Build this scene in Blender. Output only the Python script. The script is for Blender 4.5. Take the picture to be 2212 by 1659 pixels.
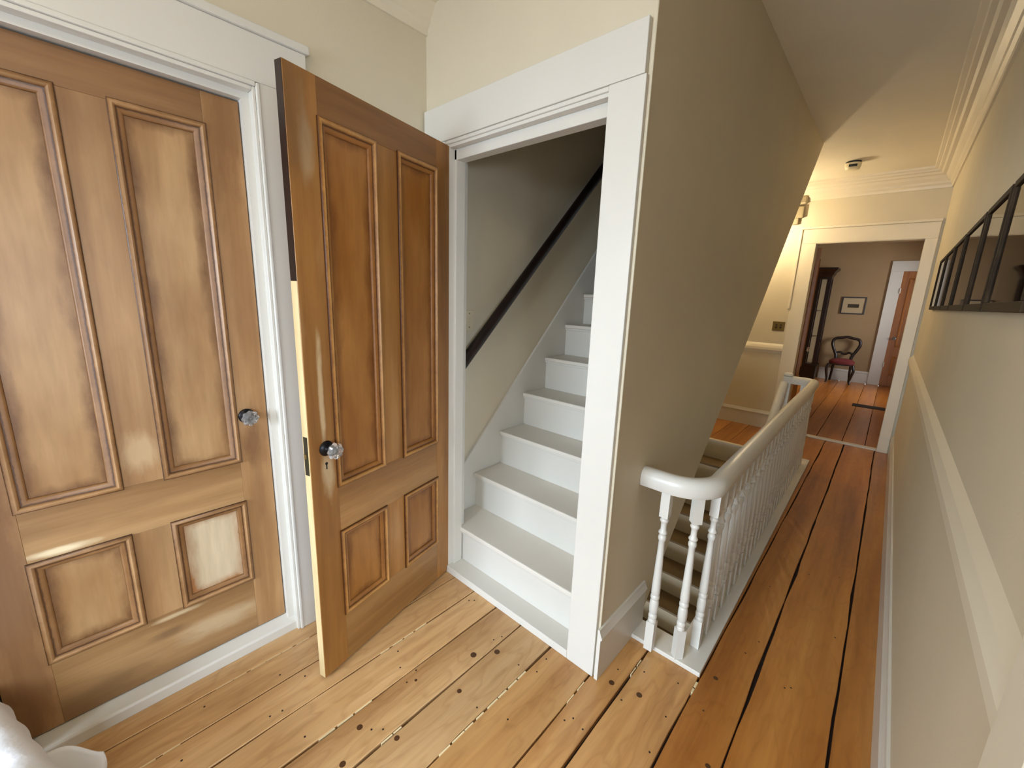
import bpy, math, random
from mathutils import Vector, Matrix, noise
random.seed(7)
S = bpy.context.scene
COL = S.collection
for o in list(bpy.data.objects): bpy.data.objects.remove(o)

# ---------------------------------------------------------------- camera, world, lights, exposure
cam_d = bpy.data.cameras.new('camera'); cam = bpy.data.objects.new('camera', cam_d); COL.objects.link(cam)
cam_d.sensor_width = 36.0; cam_d.lens = 895.37 / 2212 * 36; cam_d.clip_start = 0.02; cam_d.clip_end = 60
RT = ((0.738519, 0.673331, 0.034853), (0.166891, -0.132476, -0.977035), (-0.653251, 0.727376, -0.210209))
cam.matrix_world = Matrix(((RT[0][0], -RT[1][0], -RT[2][0], 0.0), (RT[0][1], -RT[1][1], -RT[2][1], 0.0),
                           (RT[0][2], -RT[1][2], -RT[2][2], 1.6), (0, 0, 0, 1)))
S.camera = cam
S.view_settings.view_transform = 'Standard'; S.view_settings.look = 'None'
S.view_settings.gamma = 1.0; S.view_settings.use_curve_mapping = False
S.view_settings.exposure = 1.17
w = bpy.data.worlds.new('world'); S.world = w; w.use_nodes = True
w.node_tree.nodes['Background'].inputs[0].default_value = (0.75, 0.87, 1.0, 1)
w.node_tree.nodes['Background'].inputs[1].default_value = 1.0

def area(name, loc, direction, sx, sy, power, color):
    d = bpy.data.lights.new(name, 'AREA'); d.shape = 'RECTANGLE'; d.size = sx; d.size_y = sy
    d.energy = power; d.color = color
    o = bpy.data.objects.new(name, d); COL.objects.link(o); o.location = loc
    o.rotation_euler = Vector(direction).to_track_quat('-Z', 'Y').to_euler()
    return o
# daylight outside the windows (near room behind the camera, far room at the end of the hall)
area('daylight_near_window', (-0.95, -3.9, 2.5), (0.12, 1, -0.38), 2.5, 2.4, 400, (0.70, 0.84, 1.0))
area('daylight_side_window', (2.5, -0.75, 2.05), (-1, 0.22, -0.45), 1.9, 1.6, 120, (0.74, 0.86, 1.0))
area('daylight_far_window', (2.2, 10.2, 1.9), (-1, 0.0, -0.4), 1.4, 1.6, 95, (0.97, 0.96, 0.95))

area('lower_stair_fill', (-1.1, 2.0, -2.5), (0, 1, 0.35), 1.2, 0.8, 6, (0.9, 0.95, 1.0))   # added fill light under the floor, lights the stairs from underneath

# ---------------------------------------------------------------- materials
def lin(c):
    c = c / 255.0
    return c / 12.92 if c <= 0.04045 else ((c + 0.055) / 1.055) ** 2.4
def rgb(r, g, b): return (lin(r), lin(g), lin(b), 1)
class NT:
    def __init__(s, name):
        s.m = bpy.data.materials.new(name); s.m.use_nodes = True; s.t = s.m.node_tree
        s.b = s.t.nodes['Principled BSDF']
    def n(s, kind, **kw):
        x = s.t.nodes.new(kind)
        for k, v in kw.items():
            if k.startswith('i_'): x.inputs[int(k[2:])].default_value = v
            else: setattr(x, k, v)
        return x
    def l(s, a, b): s.t.links.new(a, b)
    def ramp(s, fac, stops):
        r = s.n('ShaderNodeValToRGB'); e = r.color_ramp.elements
        while len(e) < len(stops): e.new(0.5)
        for i, (p, c) in enumerate(stops): e[i].position = p; e[i].color = c
        s.l(fac, r.inputs[0]); return r.outputs[0]
    def mix(s, fac, a, b, mode='MIX'):
        x = s.n('ShaderNodeMix', data_type='RGBA', blend_type=mode)
        for v, i in ((fac, 0), (a, 6), (b, 7)):
            if isinstance(v, (int, float)): x.inputs[i].default_value = v
            elif isinstance(v, tuple): x.inputs[i].default_value = v
            else: s.l(v, x.inputs[i])
        return x.outputs[2]
    def noise(s, vec, scale, detail=3, rough=0.5, w=None):
        x = s.n('ShaderNodeTexNoise', noise_dimensions='4D' if w is not None else '3D')
        s.l(vec, x.inputs['Vector']); x.inputs['Scale'].default_value = scale
        x.inputs['Detail'].default_value = detail; x.inputs['Roughness'].default_value = rough
        if w is not None: s.l(w, x.inputs['W'])
        return x.outputs['Fac']
    def bump(s, h, strength, dist):
        x = s.n('ShaderNodeBump'); x.inputs['Strength'].default_value = strength; x.inputs['Distance'].default_value = dist
        s.l(h, x.inputs['Height']); s.l(x.outputs[0], s.b.inputs['Normal'])

def paint(name, col, rough=0.5, var=0.05, bump=0.12, scale=160, dist=0.001):
    t = NT(name); co = t.n('ShaderNodeNewGeometry').outputs['Position']
    f = t.noise(co, 2.2, 3)
    a = tuple(min(1, x * (1 - var)) for x in col[:3]) + (1,); b = tuple(min(1, x * (1 + var)) for x in col[:3]) + (1,)
    t.l(t.ramp(f, [(0.3, a), (0.7, b)]), t.b.inputs['Base Color'])
    t.b.inputs['Roughness'].default_value = rough
    t.bump(t.noise(co, scale, 2), bump, dist)
    return t.m
def plain(name, col, rough=0.5, metal=0.0, emit=None, es=0):
    t = NT(name); t.b.inputs['Base Color'].default_value = col; t.b.inputs['Roughness'].default_value = rough
    t.b.inputs['Metallic'].default_value = metal
    if emit: t.b.inputs['Emission Color'].default_value = emit; t.b.inputs['Emission Strength'].default_value = es
    return t.m
def wood(name, dark, mid, light, axis=1, grain=26.0, rough=0.42, streak=0.5, blotch=0.4, pale=None, coat=0.0, marks=()):
    """stretched grain along a local axis, each object shifted by its own random number"""
    t = NT(name); tc = t.n('ShaderNodeTexCoord').outputs['Object']; oi = t.n('ShaderNodeObjectInfo').outputs['Random']
    wv = t.n('ShaderNodeMath', operation='MULTIPLY'); t.l(oi, wv.inputs[0]); wv.inputs[1].default_value = 37.0; W = wv.outputs[0]
    mp = t.n('ShaderNodeMapping'); sc = [1.0, 1.0, 1.0]; sc[axis] = 0.055; mp.inputs['Scale'].default_value = sc
    t.l(tc, mp.inputs['Vector'])
    mp2 = t.n('ShaderNodeMapping'); sc2 = [1.0, 1.0, 1.0]; sc2[axis] = 0.3; mp2.inputs['Scale'].default_value = sc2
    t.l(tc, mp2.inputs['Vector'])
    g1 = t.noise(mp.outputs[0], grain, 5, 0.6, W)
    g2 = t.noise(mp.outputs[0], grain * 5.5, 3, 0.6, W)
    bl = t.noise(mp2.outputs[0], 5.0, 3, 0.55, W)
    # annual rings: bands warped by the noise
    ad = t.n('ShaderNodeMath', operation='MULTIPLY_ADD'); t.l(bl, ad.inputs[0]); ad.inputs[1].default_value = 5.0; t.l(g1, ad.inputs[2])
    fr = t.n('ShaderNodeMath', operation='FRACT'); mu = t.n('ShaderNodeMath', operation='MULTIPLY'); t.l(ad.outputs[0], mu.inputs[0]); mu.inputs[1].default_value = 2.2
    t.l(mu.outputs[0], fr.inputs[0])
    c = t.ramp(g1, [(0.25, dark), (0.5, mid), (0.75, light)])
    ring = t.ramp(fr.outputs[0], [(0.0, (0.80, 0.75, 0.70, 1)), (0.25, (1, 1, 1, 1)), (0.82, (1, 1, 1, 1)), (1.0, (0.78, 0.72, 0.66, 1))])
    c = t.mix(streak * 0.5, c, ring, 'MULTIPLY')
    fine = t.ramp(g2, [(0.3, (0.82, 0.78, 0.74, 1)), (0.7, (1.06, 1.06, 1.05, 1))])
    c = t.mix(0.7, c, fine, 'MULTIPLY')
    b = t.ramp(bl, [(0.3, (0.66, 0.6, 0.54, 1)), (0.68, (1.12, 1.12, 1.12, 1))])
    c = t.mix(blotch, c, b, 'MULTIPLY')
    if pale:
        p = t.ramp(t.noise(mp2.outputs[0], 3.1, 4, 0.62, W), [(0.58, (0, 0, 0, 1)), (0.72, (1, 1, 1, 1))])
        pm = t.n('ShaderNodeMath', operation='MULTIPLY'); t.l(p, pm.inputs[0]); pm.inputs[1].default_value = 0.5
        c = t.mix(pm.outputs[0], c, pale)
    for (mx_, mz_, sx_, sz_, k_, col_) in marks:      # stains, bare patches, darker tops and painted-in shade, with a ragged outline
        sb = t.n('ShaderNodeVectorMath', operation='SUBTRACT'); t.l(tc, sb.inputs[0]); sb.inputs[1].default_value = (mx_, 0, mz_)
        dv = t.n('ShaderNodeVectorMath', operation='MULTIPLY'); t.l(sb.outputs[0], dv.inputs[0]); dv.inputs[1].default_value = (1/sx_, 0, 1/sz_)
        ln = t.n('ShaderNodeVectorMath', operation='LENGTH'); t.l(dv.outputs[0], ln.inputs[0])
        ma = t.n('ShaderNodeMath', operation='MULTIPLY_ADD'); t.l(t.noise(mp2.outputs[0], 22, 4, 0.6), ma.inputs[0]); ma.inputs[1].default_value = 1.6; t.l(ln.outputs['Value'], ma.inputs[2])
        mr = t.n('ShaderNodeMapRange'); t.l(ma.outputs[0], mr.inputs[0]); mr.inputs[1].default_value = 1.95; mr.inputs[2].default_value = 1.25; mr.inputs[3].default_value = 0; mr.inputs[4].default_value = k_
        c = t.mix(mr.outputs[0], c, col_)
    tint = t.n('ShaderNodeMapRange'); t.l(oi, tint.inputs[0]); tint.inputs[3].default_value = 0.88; tint.inputs[4].default_value = 1.1
    hv = t.n('ShaderNodeHueSaturation'); t.l(tint.outputs[0], hv.inputs['Value']); t.l(c, hv.inputs['Color'])
    t.l(hv.outputs[0], t.b.inputs['Base Color'])
    t.b.inputs['Roughness'].default_value = rough
    if coat: t.b.inputs['Coat Weight'].default_value = coat; t.b.inputs['Coat Roughness'].default_value = 0.25
    t.bump(g2, 0.12, 0.001)
    return t.m
def panel_wood(name, edge, mid, centre, pale=None):
    """door panel: stripped wood, old stain left with a ragged outline round the rim"""
    t = NT(name); tc = t.n('ShaderNodeTexCoord'); oi = t.n('ShaderNodeObjectInfo').outputs['Random']
    wv = t.n('ShaderNodeMath', operation='MULTIPLY'); t.l(oi, wv.inputs[0]); wv.inputs[1].default_value = 53.0; W = wv.outputs[0]
    mp = t.n('ShaderNodeMapping'); mp.inputs['Scale'].default_value = (1, 1, 0.12); t.l(tc.outputs['Object'], mp.inputs['Vector'])
    mp2 = t.n('ShaderNodeMapping'); mp2.inputs['Scale'].default_value = (1, 1, 0.4); t.l(tc.outputs['Object'], mp2.inputs['Vector'])
    g = t.noise(mp.outputs[0], 40, 5, 0.6, W); r = t.noise(mp2.outputs[0], 14, 5, 0.6, W); b = t.noise(mp2.outputs[0], 6, 3, 0.5, W)
    sx = t.n('ShaderNodeSeparateXYZ'); t.l(tc.outputs['UV'], sx.inputs[0])   # uv: metres from the panel rim
    mn = t.n('ShaderNodeMath', operation='MINIMUM'); t.l(sx.outputs[0], mn.inputs[0]); t.l(sx.outputs[1], mn.inputs[1])
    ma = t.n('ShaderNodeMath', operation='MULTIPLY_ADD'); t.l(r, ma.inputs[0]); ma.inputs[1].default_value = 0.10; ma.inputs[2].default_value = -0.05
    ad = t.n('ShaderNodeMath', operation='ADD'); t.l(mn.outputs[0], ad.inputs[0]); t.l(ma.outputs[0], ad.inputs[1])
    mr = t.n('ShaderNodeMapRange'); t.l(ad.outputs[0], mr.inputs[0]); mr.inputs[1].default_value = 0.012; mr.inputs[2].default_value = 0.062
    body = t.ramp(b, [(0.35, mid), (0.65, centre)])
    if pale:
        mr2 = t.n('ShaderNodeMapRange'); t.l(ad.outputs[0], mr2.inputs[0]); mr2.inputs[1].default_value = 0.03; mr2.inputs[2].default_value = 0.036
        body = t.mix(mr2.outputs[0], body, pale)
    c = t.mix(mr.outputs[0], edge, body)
    gr = t.ramp(g, [(0.3, (0.8, 0.76, 0.7, 1)), (0.7, (1.08, 1.07, 1.05, 1))])
    c = t.mix(0.8, c, gr, 'MULTIPLY')
    t.l(c, t.b.inputs['Base Color']); t.b.inputs['Roughness'].default_value = 0.45
    t.bump(g, 0.1, 0.001)
    return t.m
def mould_wood(name, groove, mid, pale):
    t = NT(name); tc = t.n('ShaderNodeTexCoord'); oi = t.n('ShaderNodeObjectInfo').outputs['Random']
    wv = t.n('ShaderNodeMath', operation='MULTIPLY'); t.l(oi, wv.inputs[0]); wv.inputs[1].default_value = 41.0; W = wv.outputs[0]
    n1 = t.noise(tc.outputs['Object'], 9, 4, 0.6, W); n2 = t.noise(tc.outputs['Object'], 60, 3, 0.6, W)
    sx = t.n('ShaderNodeSeparateXYZ'); t.l(tc.outputs['UV'], sx.inputs[0])
    ma = t.n('ShaderNodeMath', operation='MULTIPLY_ADD'); t.l(n2, ma.inputs[0]); ma.inputs[1].default_value = 0.12; t.l(sx.outputs[0], ma.inputs[2])
    sb = t.n('ShaderNodeMath', operation='SUBTRACT'); t.l(ma.outputs[0], sb.inputs[0]); sb.inputs[1].default_value = 0.06
    c = t.ramp(sb.outputs[0], [(0.0, groove), (0.13, groove), (0.22, mid), (0.36, pale), (0.48, mid), (0.58, groove), (0.66, mid), (0.90, mid), (1.0, groove)])
    v = t.ramp(n1, [(0.3, (0.62, 0.55, 0.48, 1)), (0.66, (1.1, 1.1, 1.1, 1))])
    c = t.mix(0.75, c, v, 'MULTIPLY')
    t.l(c, t.b.inputs['Base Color']); t.b.inputs['Roughness'].default_value = 0.42
    return t.m
def thin_glass(name, tint=(1, 1, 1, 1), refl=1.0):
    t = NT(name); t.t.nodes.remove(t.b); out = t.t.nodes['Material Output']
    tr = t.n('ShaderNodeBsdfTransparent'); tr.inputs[0].default_value = tint
    gl = t.n('ShaderNodeBsdfGlossy'); gl.inputs['Roughness'].default_value = 0.03
    fz = t.n('ShaderNodeFresnel'); fz.inputs[0].default_value = 1.5
    mx = t.n('ShaderNodeMixShader'); t.l(fz.outputs[0], mx.inputs[0]); t.l(tr.outputs[0], mx.inputs[1]); t.l(gl.outputs[0], mx.inputs[2])
    t.l(mx.outputs[0], out.inputs[0]); return t.m
def cut_glass(name):
    t = NT(name); t.b.inputs['Base Color'].default_value = (0.93, 0.9, 0.86, 1); t.b.inputs['Transmission Weight'].default_value = 0.85
    t.b.inputs['Roughness'].default_value = 0.04; t.b.inputs['IOR'].default_value = 1.55
    t.b.inputs['Metallic'].default_value = 0.0
    return t.m

M = {}
WALL = rgb(209, 198, 173)
M['wall'] = paint('beige_wall_paint', WALL, 0.62, 0.03, 0.18, 120, 0.0015)
M['stairwall'] = paint('taupe_wall_paint', WALL, 0.6, 0.03, 0.2, 120, 0.0015)
M['tanwall'] = paint('tan_wall_paint', rgb(160, 134, 98), 0.62, 0.03, 0.18, 120, 0.0015)
M['ceil'] = paint('cream_ceiling_paint', rgb(226, 217, 196), 0.7, 0.03, 0.15, 90, 0.0015)
M['white'] = paint('white_gloss_paint', rgb(212, 208, 198), 0.34, 0.02, 0.05, 60)
M['cream'] = paint('cream_trim_paint', rgb(222, 212, 190), 0.42, 0.02, 0.06, 60)
M['tread'] = paint('white_tread_paint', rgb(218, 212, 200), 0.4, 0.03, 0.1, 60)
M['down_riser'] = paint('grey_white_riser_paint', rgb(220, 212, 194), 0.45, 0.04, 0.1, 60)
M['down_tread'] = paint('worn_brown_tread_paint', rgb(126, 106, 76), 0.5, 0.12, 0.2, 30)
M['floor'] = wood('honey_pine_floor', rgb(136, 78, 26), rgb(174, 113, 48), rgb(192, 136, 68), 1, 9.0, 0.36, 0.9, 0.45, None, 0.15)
M['floor_pale'] = wood('pale_pine_floor', rgb(166, 120, 72), rgb(206, 165, 114), rgb(222, 186, 138), 1, 9.0, 0.4, 1.1, 0.42, None, 0.1)  # paler boards of the near room
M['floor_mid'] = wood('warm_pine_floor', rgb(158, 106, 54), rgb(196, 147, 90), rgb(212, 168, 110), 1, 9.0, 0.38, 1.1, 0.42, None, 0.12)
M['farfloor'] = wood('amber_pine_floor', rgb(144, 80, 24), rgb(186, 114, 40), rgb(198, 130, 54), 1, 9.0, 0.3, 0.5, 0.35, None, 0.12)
M['door_a_v'] = wood('stripped_pine_upright', rgb(130, 90, 52), rgb(166, 127, 84), rgb(188, 152, 108), 2, 8.0, 0.46, 0.3, 0.75, rgb(204, 172, 130), 0, [(.785, .95, .04, .14, .7, rgb(112, 76, 48)), (.785, .72, .035, .16, .45, rgb(126, 90, 58)), (.42, 1.0, .05, .08, .5, rgb(206, 180, 140)), (.06, .55, .08, .9, .55, rgb(104, 64, 32)), (.06, 1.6, .07, .8, .4, rgb(120, 78, 42)), (.80, 1.7, .05, .5, .4, rgb(132, 92, 52)), (.79, 2.2, .10, .28, .65, rgb(118, 80, 46)), (.42, 2.12, .09, .14, .45, rgb(124, 86, 50))])  # low left-stile mark paints in the bed's shade; later ones darken the tops
M['door_a_h'] = wood('stripped_pine_crosswise', rgb(136, 98, 56), rgb(174, 137, 92), rgb(194, 160, 116), 0, 8.0, 0.46, 0.4, 0.7, rgb(212, 190, 152), 0, [(.20, .715, .085, .016, .9, rgb(232, 214, 176)), (.42, .235, .07, .02, .7, rgb(118, 90, 60)), (.45, .30, .09, .010, .6, rgb(222, 200, 160)), (.20, .12, .20, .05, .45, rgb(112, 86, 56)), (.60, .18, .16, .05, .5, rgb(206, 186, 150))])
M['door_a_t'] = wood('dark_pine_crosswise', rgb(112, 74, 42), rgb(142, 102, 62), rgb(160, 120, 78), 0, 8.0, 0.44, 0.3, 0.6)  # top rail, darker than the rails below
M['door_a_m'] = mould_wood('stained_pine_moulding', rgb(70, 40, 16), rgb(142, 102, 62), rgb(172, 134, 92))
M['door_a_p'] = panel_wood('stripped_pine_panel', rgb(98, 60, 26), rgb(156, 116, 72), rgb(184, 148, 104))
M['door_a_pp'] = panel_wood('patchy_pine_panel', rgb(160, 106, 58), rgb(184, 136, 92), rgb(196, 152, 112), rgb(208, 190, 160))
M['door_b_v'] = wood('amber_pine_upright', rgb(122, 78, 32), rgb(164, 114, 56), rgb(184, 136, 76), 2, 8.0, 0.42, 0.3, 0.7, rgb(204, 172, 126), 0, [(.062, 1.22, .012, .22, .8, rgb(214, 188, 146)), (.072, .90, .03, .11, .7, rgb(206, 182, 142)), (.065, 2.05, .025, .16, .6, rgb(188, 162, 124)), (.03, 2.15, .06, .2, .4, rgb(106, 80, 50)), (.43, 1.0, .03, .3, .3, rgb(190, 150, 96)), (.79, 1.9, .08, .5, .5, rgb(106, 72, 36))])  # includes darker marks towards the stile tops
M['door_b_h'] = wood('amber_pine_crosswise', rgb(124, 82, 40), rgb(162, 118, 66), rgb(184, 142, 90), 0, 8.0, 0.42, 0.4, 0.7, rgb(194, 160, 114))
M['door_b_t'] = wood('dark_amber_crosswise', rgb(104, 66, 30), rgb(138, 94, 48), rgb(156, 110, 62), 0, 8.0, 0.42, 0.3, 0.6)
M['door_b_m'] = mould_wood('amber_pine_moulding', rgb(78, 42, 12), rgb(154, 102, 46), rgb(194, 148, 86))
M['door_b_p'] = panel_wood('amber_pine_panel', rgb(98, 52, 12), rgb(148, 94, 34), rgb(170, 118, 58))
M['door_edge'] = wood('pale_pine_edge', rgb(206, 176, 122), rgb(226, 204, 156), rgb(236, 222, 184), 2, 9.0, 0.5, 0.3, 0.3)
M['door_red'] = wood('red_brown_pine', rgb(124, 70, 20), rgb(164, 102, 36), rgb(180, 120, 50), 2, 8.0, 0.4, 0.3, 0.4)
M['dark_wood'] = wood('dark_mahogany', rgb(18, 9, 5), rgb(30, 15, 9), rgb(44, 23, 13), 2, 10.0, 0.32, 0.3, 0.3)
M['rail_wood'] = wood('near_black_rail', rgb(16, 7, 4), rgb(26, 12, 8), rgb(38, 18, 12), 1, 10.0, 0.45, 0.3, 0.3)
M['frame_wood'] = wood('dark_walnut_frame', rgb(34, 25, 15), rgb(50, 38, 24), rgb(66, 52, 34), 1, 12.0, 0.75, 0.3, 0.3)
M['frame_wood'].node_tree.nodes['Principled BSDF'].inputs['Specular IOR Level'].default_value = 0.2
M['black_iron'] = plain('black_iron', rgb(26, 24, 26), 0.35, 0.6)
M['brass'] = plain('aged_brass', rgb(128, 108, 66), 0.42, 0.7)
M['latch'] = plain('tarnished_latch_metal', rgb(74, 72, 58), 0.42, 0.8)
M['grey_metal'] = plain('grey_metal', rgb(150, 138, 112), 0.45, 0.3)
M['ivory'] = plain('ivory_plastic', rgb(214, 202, 172), 0.4)
M['detector'] = plain('cream_plastic', rgb(224, 212, 178), 0.45)
M['black'] = plain('black_plastic', rgb(18, 16, 15), 0.5)
M['subfloor'] = plain('dark_subfloor', rgb(34, 20, 12), 0.9)
M['knot'] = plain('dark_knot', rgb(78, 48, 24), 0.5)
M['nail'] = plain('dark_nail', rgb(52, 34, 22), 0.5)
M['filler'] = paint('pale_gap_filler', rgb(226, 204, 158), 0.6, 0.08)
M['glass'] = thin_glass('window_glass')
M['knob_glass'] = cut_glass('cut_glass_knob')
M['mirror'] = plain('picture_mirror', rgb(150, 140, 126), 0.06, 1.0)
M['mat'] = paint('cream_mat_board', rgb(182, 162, 128), 0.8, 0.03)
M['print'] = paint('sepia_print', rgb(116, 100, 78), 0.8, 0.25, 0.1, 60)
M['ink'] = paint('dark_ink', rgb(60, 52, 40), 0.8, 0.3)
M['red_velvet'] = paint('red_velvet', rgb(98, 28, 28), 0.8, 0.15, 0.3, 200)
M['cloth'] = paint('white_quilt_cotton', rgb(232, 234, 240), 0.85, 0.02, 0.5, 45, 0.004)
M['sheet'] = paint('white_sheet_cotton', rgb(226, 224, 222), 0.85, 0.02, 0.3, 60, 0.002)
M['bulb'] = plain('lit_bulb', (1, 0.8, 0.5, 1), 0.4, 0, (1.0, 0.81, 0.52, 1), 205)
M['dome'] = plain('lit_glass_dome', (1, 0.95, 0.85, 1), 0.4, 0, (1.0, 0.84, 0.60, 1), 17)
M['rug'] = plain('black_grille', rgb(16, 13, 12), 0.6, 0.3)

# ---------------------------------------------------------------- mesh helpers
class MB:
    def __init__(s): s.v = []; s.f = []; s.uv = None
    def box(s, x0, x1, y0, y1, z0, z1):
        i = len(s.v)
        s.v += [(x, y, z) for z in (z0, z1) for y in (y0, y1) for x in (x0, x1)]
        s.f += [(i, i+2, i+3, i+1), (i+4, i+5, i+7, i+6), (i, i+1, i+5, i+4), (i+2, i+6, i+7, i+3), (i, i+4, i+6, i+2), (i+1, i+3, i+7, i+5)]
        return s
    def loft(s, rings, closed=True, cap=True):
        i = len(s.v); n = len(rings[0])
        for r in rings: s.v += [tuple(p) for p in r]
        m = n if closed else n - 1
        for a in range(len(rings) - 1):
            for b in range(m):
                c = (b + 1) % n
                s.f.append((i + a*n + b, i + a*n + c, i + (a+1)*n + c, i + (a+1)*n + b))
        if cap and closed:
            s.f.append(tuple(i + k for k in reversed(range(n)))); s.f.append(tuple(i + (len(rings)-1)*n + k for k in range(n)))
        return s
    def prism(s, poly, axis, a, b):
        """poly in the two other axes (cyclic order), extruded along axis from a to b"""
        def put(p, t): q = [0, 0, 0]; q[axis] = t; q[(axis+1) % 3] = p[0]; q[(axis+2) % 3] = p[1]; return tuple(q)
        return s.loft([[put(p, a) for p in poly], [put(p, b) for p in poly]])
    def lathe(s, prof, n=16, c=(0, 0, 0), axis=2, cap=True):
        rings = []
        for r, h in prof:
            ring = []
            for k in range(n):
                t = 2 * math.pi * k / n; q = [0, 0, 0]
                q[axis] = h; q[(axis+1) % 3] = r * math.cos(t); q[(axis+2) % 3] = r * math.sin(t)
                ring.append(tuple(q[j] + c[j] for j in range(3)))
            rings.append(ring)
        return s.loft(rings, True, cap)
    def sweep(s, pts, prof, up=(0, 0, 1), taper=None):
        """prof: list of (side, up) points swept along pts"""
        pts = [Vector(p) for p in pts]; rings = []
        for k, p in enumerate(pts):
            t = (pts[min(k+1, len(pts)-1)] - pts[max(k-1, 0)]).normalized()
            sd = t.cross(Vector(up)); sd = sd.normalized() if sd.length > 1e-4 else Vector((1, 0, 0)); u = sd.cross(t)
            g = taper[k] if taper else 1
            rings.append([tuple(p + sd * (a * g) + u * (b * g)) for a, b in prof])
        return s.loft(rings)
    def frame(s, x0, x1, z0, z1, prof, y=0.0):
        """mitred frame in the xz plane: prof = list of (inset, height towards -y)"""
        rings = []
        for ins, h in prof:
            rings.append([(x0+ins, y-h, z0+ins), (x1-ins, y-h, z0+ins), (x1-ins, y-h, z1-ins), (x0+ins, y-h, z1-ins)])
        return s.loft(rings, True, False)
    def build(s, name, mat, parent=None, bevel=0.0, smooth=False, seg=2):
        me = bpy.data.meshes.new(name); me.from_pydata(s.v, [], s.f); me.update()
        me.materials.append(mat)
        if smooth:
            me.polygons.foreach_set('use_smooth', [True] * len(me.polygons))
            try: me.set_sharp_from_angle(angle=math.radians(42))
            except Exception: pass
        o = bpy.data.objects.new(name, me); COL.objects.link(o)
        if parent: o.parent = parent
        if bevel:
            b = o.modifiers.new('bevel', 'BEVEL'); b.width = bevel; b.segments = seg; b.limit_method = 'ANGLE'
        return o
def circ(r, n=10, ry=None): return [(r*math.cos(2*math.pi*k/n), (ry or r)*math.sin(2*math.pi*k/n)) for k in range(n)]
def empty(name, loc=(0, 0, 0), rz=0.0):
    o = bpy.data.objects.new(name, None); COL.objects.link(o); o.location = loc; o.rotation_euler = (0, 0, rz)
    o.empty_display_size = 0.1; return o
def tag(o, label=None, cat=None, group=None, kind=None):
    if label: o['label'] = label
    if cat: o['category'] = cat
    if group: o['group'] = group
    if kind: o['kind'] = kind
    return o
def struct(o, label=None, cat=None): return tag(o, label, cat, None, 'structure')
def bx(name, mat, parent, x0, x1, y0, y1, z0, z1, bevel=0.0): return MB().box(x0, x1, y0, y1, z0, z1).build(name, mat, parent, bevel)
def share(src, name, parent, loc, rz=0.0):
    o = bpy.data.objects.new(name, src.data); COL.objects.link(o); o.parent = parent; o.location = loc; o.rotation_euler = (0, 0, rz); return o

# ---------------------------------------------------------------- key dimensions (metres)
XL, XR, YS, YF, ZC = -1.875, 0.222, 1.385, 6.15, 2.97      # left wall, right wall, stair-door wall, far wall, ceiling
XB, XS = -0.695, -1.83                                    # taupe wall beside stairwell, inner left wall of the stairs
YB = -2.6                                                 # wall behind the camera
XO = 1.6                                                  # outer side walls out of view
FY0, FY1 = 6.27, 11.6                                     # far room

# ---------------------------------------------------------------- walls and ceiling
m = MB(); m.box(XL-.12, XL, YB, -.30, 0, ZC); m.box(XL-.12, XL, .60, YS+.10, 0, ZC); m.box(XL-.12, XL, -.30, .60, 2.30, ZC)
m.box(XL-.16, XL-.12, -.35, .65, -.02, 2.4)
struct(m.build('wall_left', M['wall']), 'beige painted wall around the closed pine door', 'wall')
m = MB(); m.box(XL, -1.70, YS, YS+.10, 0, ZC); m.box(-.83, XB-.10, YS, YS+.10, 0, ZC); m.box(-1.70, -.83, YS, YS+.10, 2.30, ZC)
struct(m.build('wall_stair_door', M['wall']), 'beige painted wall above the staircase doorway', 'wall')
m = MB().prism([(YS, 0), (1.775, 0), (4.685, 2.97), (4.9, 3.2), (4.9, 5.2), (YS, 5.2)], 0, XB-.10, XB)
struct(m.build('wall_stair_side', M['stairwall']), 'taupe painted wall with a slanted far edge beside the stairwell', 'wall')
m = MB().box(XS-.10, XS, YS+.10, YF+.12, -3.0, 5.2)
struct(m.build('wall_stair_left', M['stairwall']), 'taupe painted wall behind the dark handrail inside the staircase', 'wall')
m = MB().prism([(1.70, -.10), (1.775, -.02), (4.90, 3.17), (4.90, 3.25), (4.82, 3.25)], 0, XS, XB-.10)
struct(m.build('ceiling_stair_soffit', M['stairwall']), 'sloping underside of the upper staircase', 'ceiling')
bx('wall_attic_end', M['stairwall'], None, XS, XB, 4.9, 5.0, 3.1, 5.2)['kind'] = 'structure'
bx('ceiling_attic', M['stairwall'], None, XS-.1, XB, YS, 5.0, 5.2, 5.3)['kind'] = 'structure'
bx('wall_attic_front', M['stairwall'], None, XS-.1, XB, YS, YS+.1, ZC+.08, 5.2)['kind'] = 'structure'
bx('wall_stairwell_front', M['stairwall'], None, XS, -.47, 1.70, 1.78, -3.0, -.10)['kind'] = 'structure'
m = MB().box(XR, XR+.12, .66, YF+.12, 0, ZC)
struct(m.build('wall_right', M['wall']), 'beige painted wall along the right side of the hallway', 'wall')
m = MB(); m.box(XS-.1, -.83, YF, FY0, 0, ZC); m.box(.125, XR, YF, FY0, 0, ZC); m.box(-.83, .125, YF, FY0, 2.325, ZC)
struct(m.build('wall_far', M['wall']), 'beige painted wall around the doorway at the end of the hallway', 'wall')
# ceiling of the hall, open over the upper staircase
m = MB(); m.box(XL-.12, XO+.1, YB-.1, YS+.10, ZC, ZC+.08); m.box(XB-.10, XR+.12, YS+.10, YF+.12, ZC, ZC+.08); m.box(XS-.1, XB-.10, 4.66, YF+.12, ZC, ZC+.08)
struct(m.build('ceiling', M['ceil']), 'flat cream painted ceiling over the hallway', 'ceiling')
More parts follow.
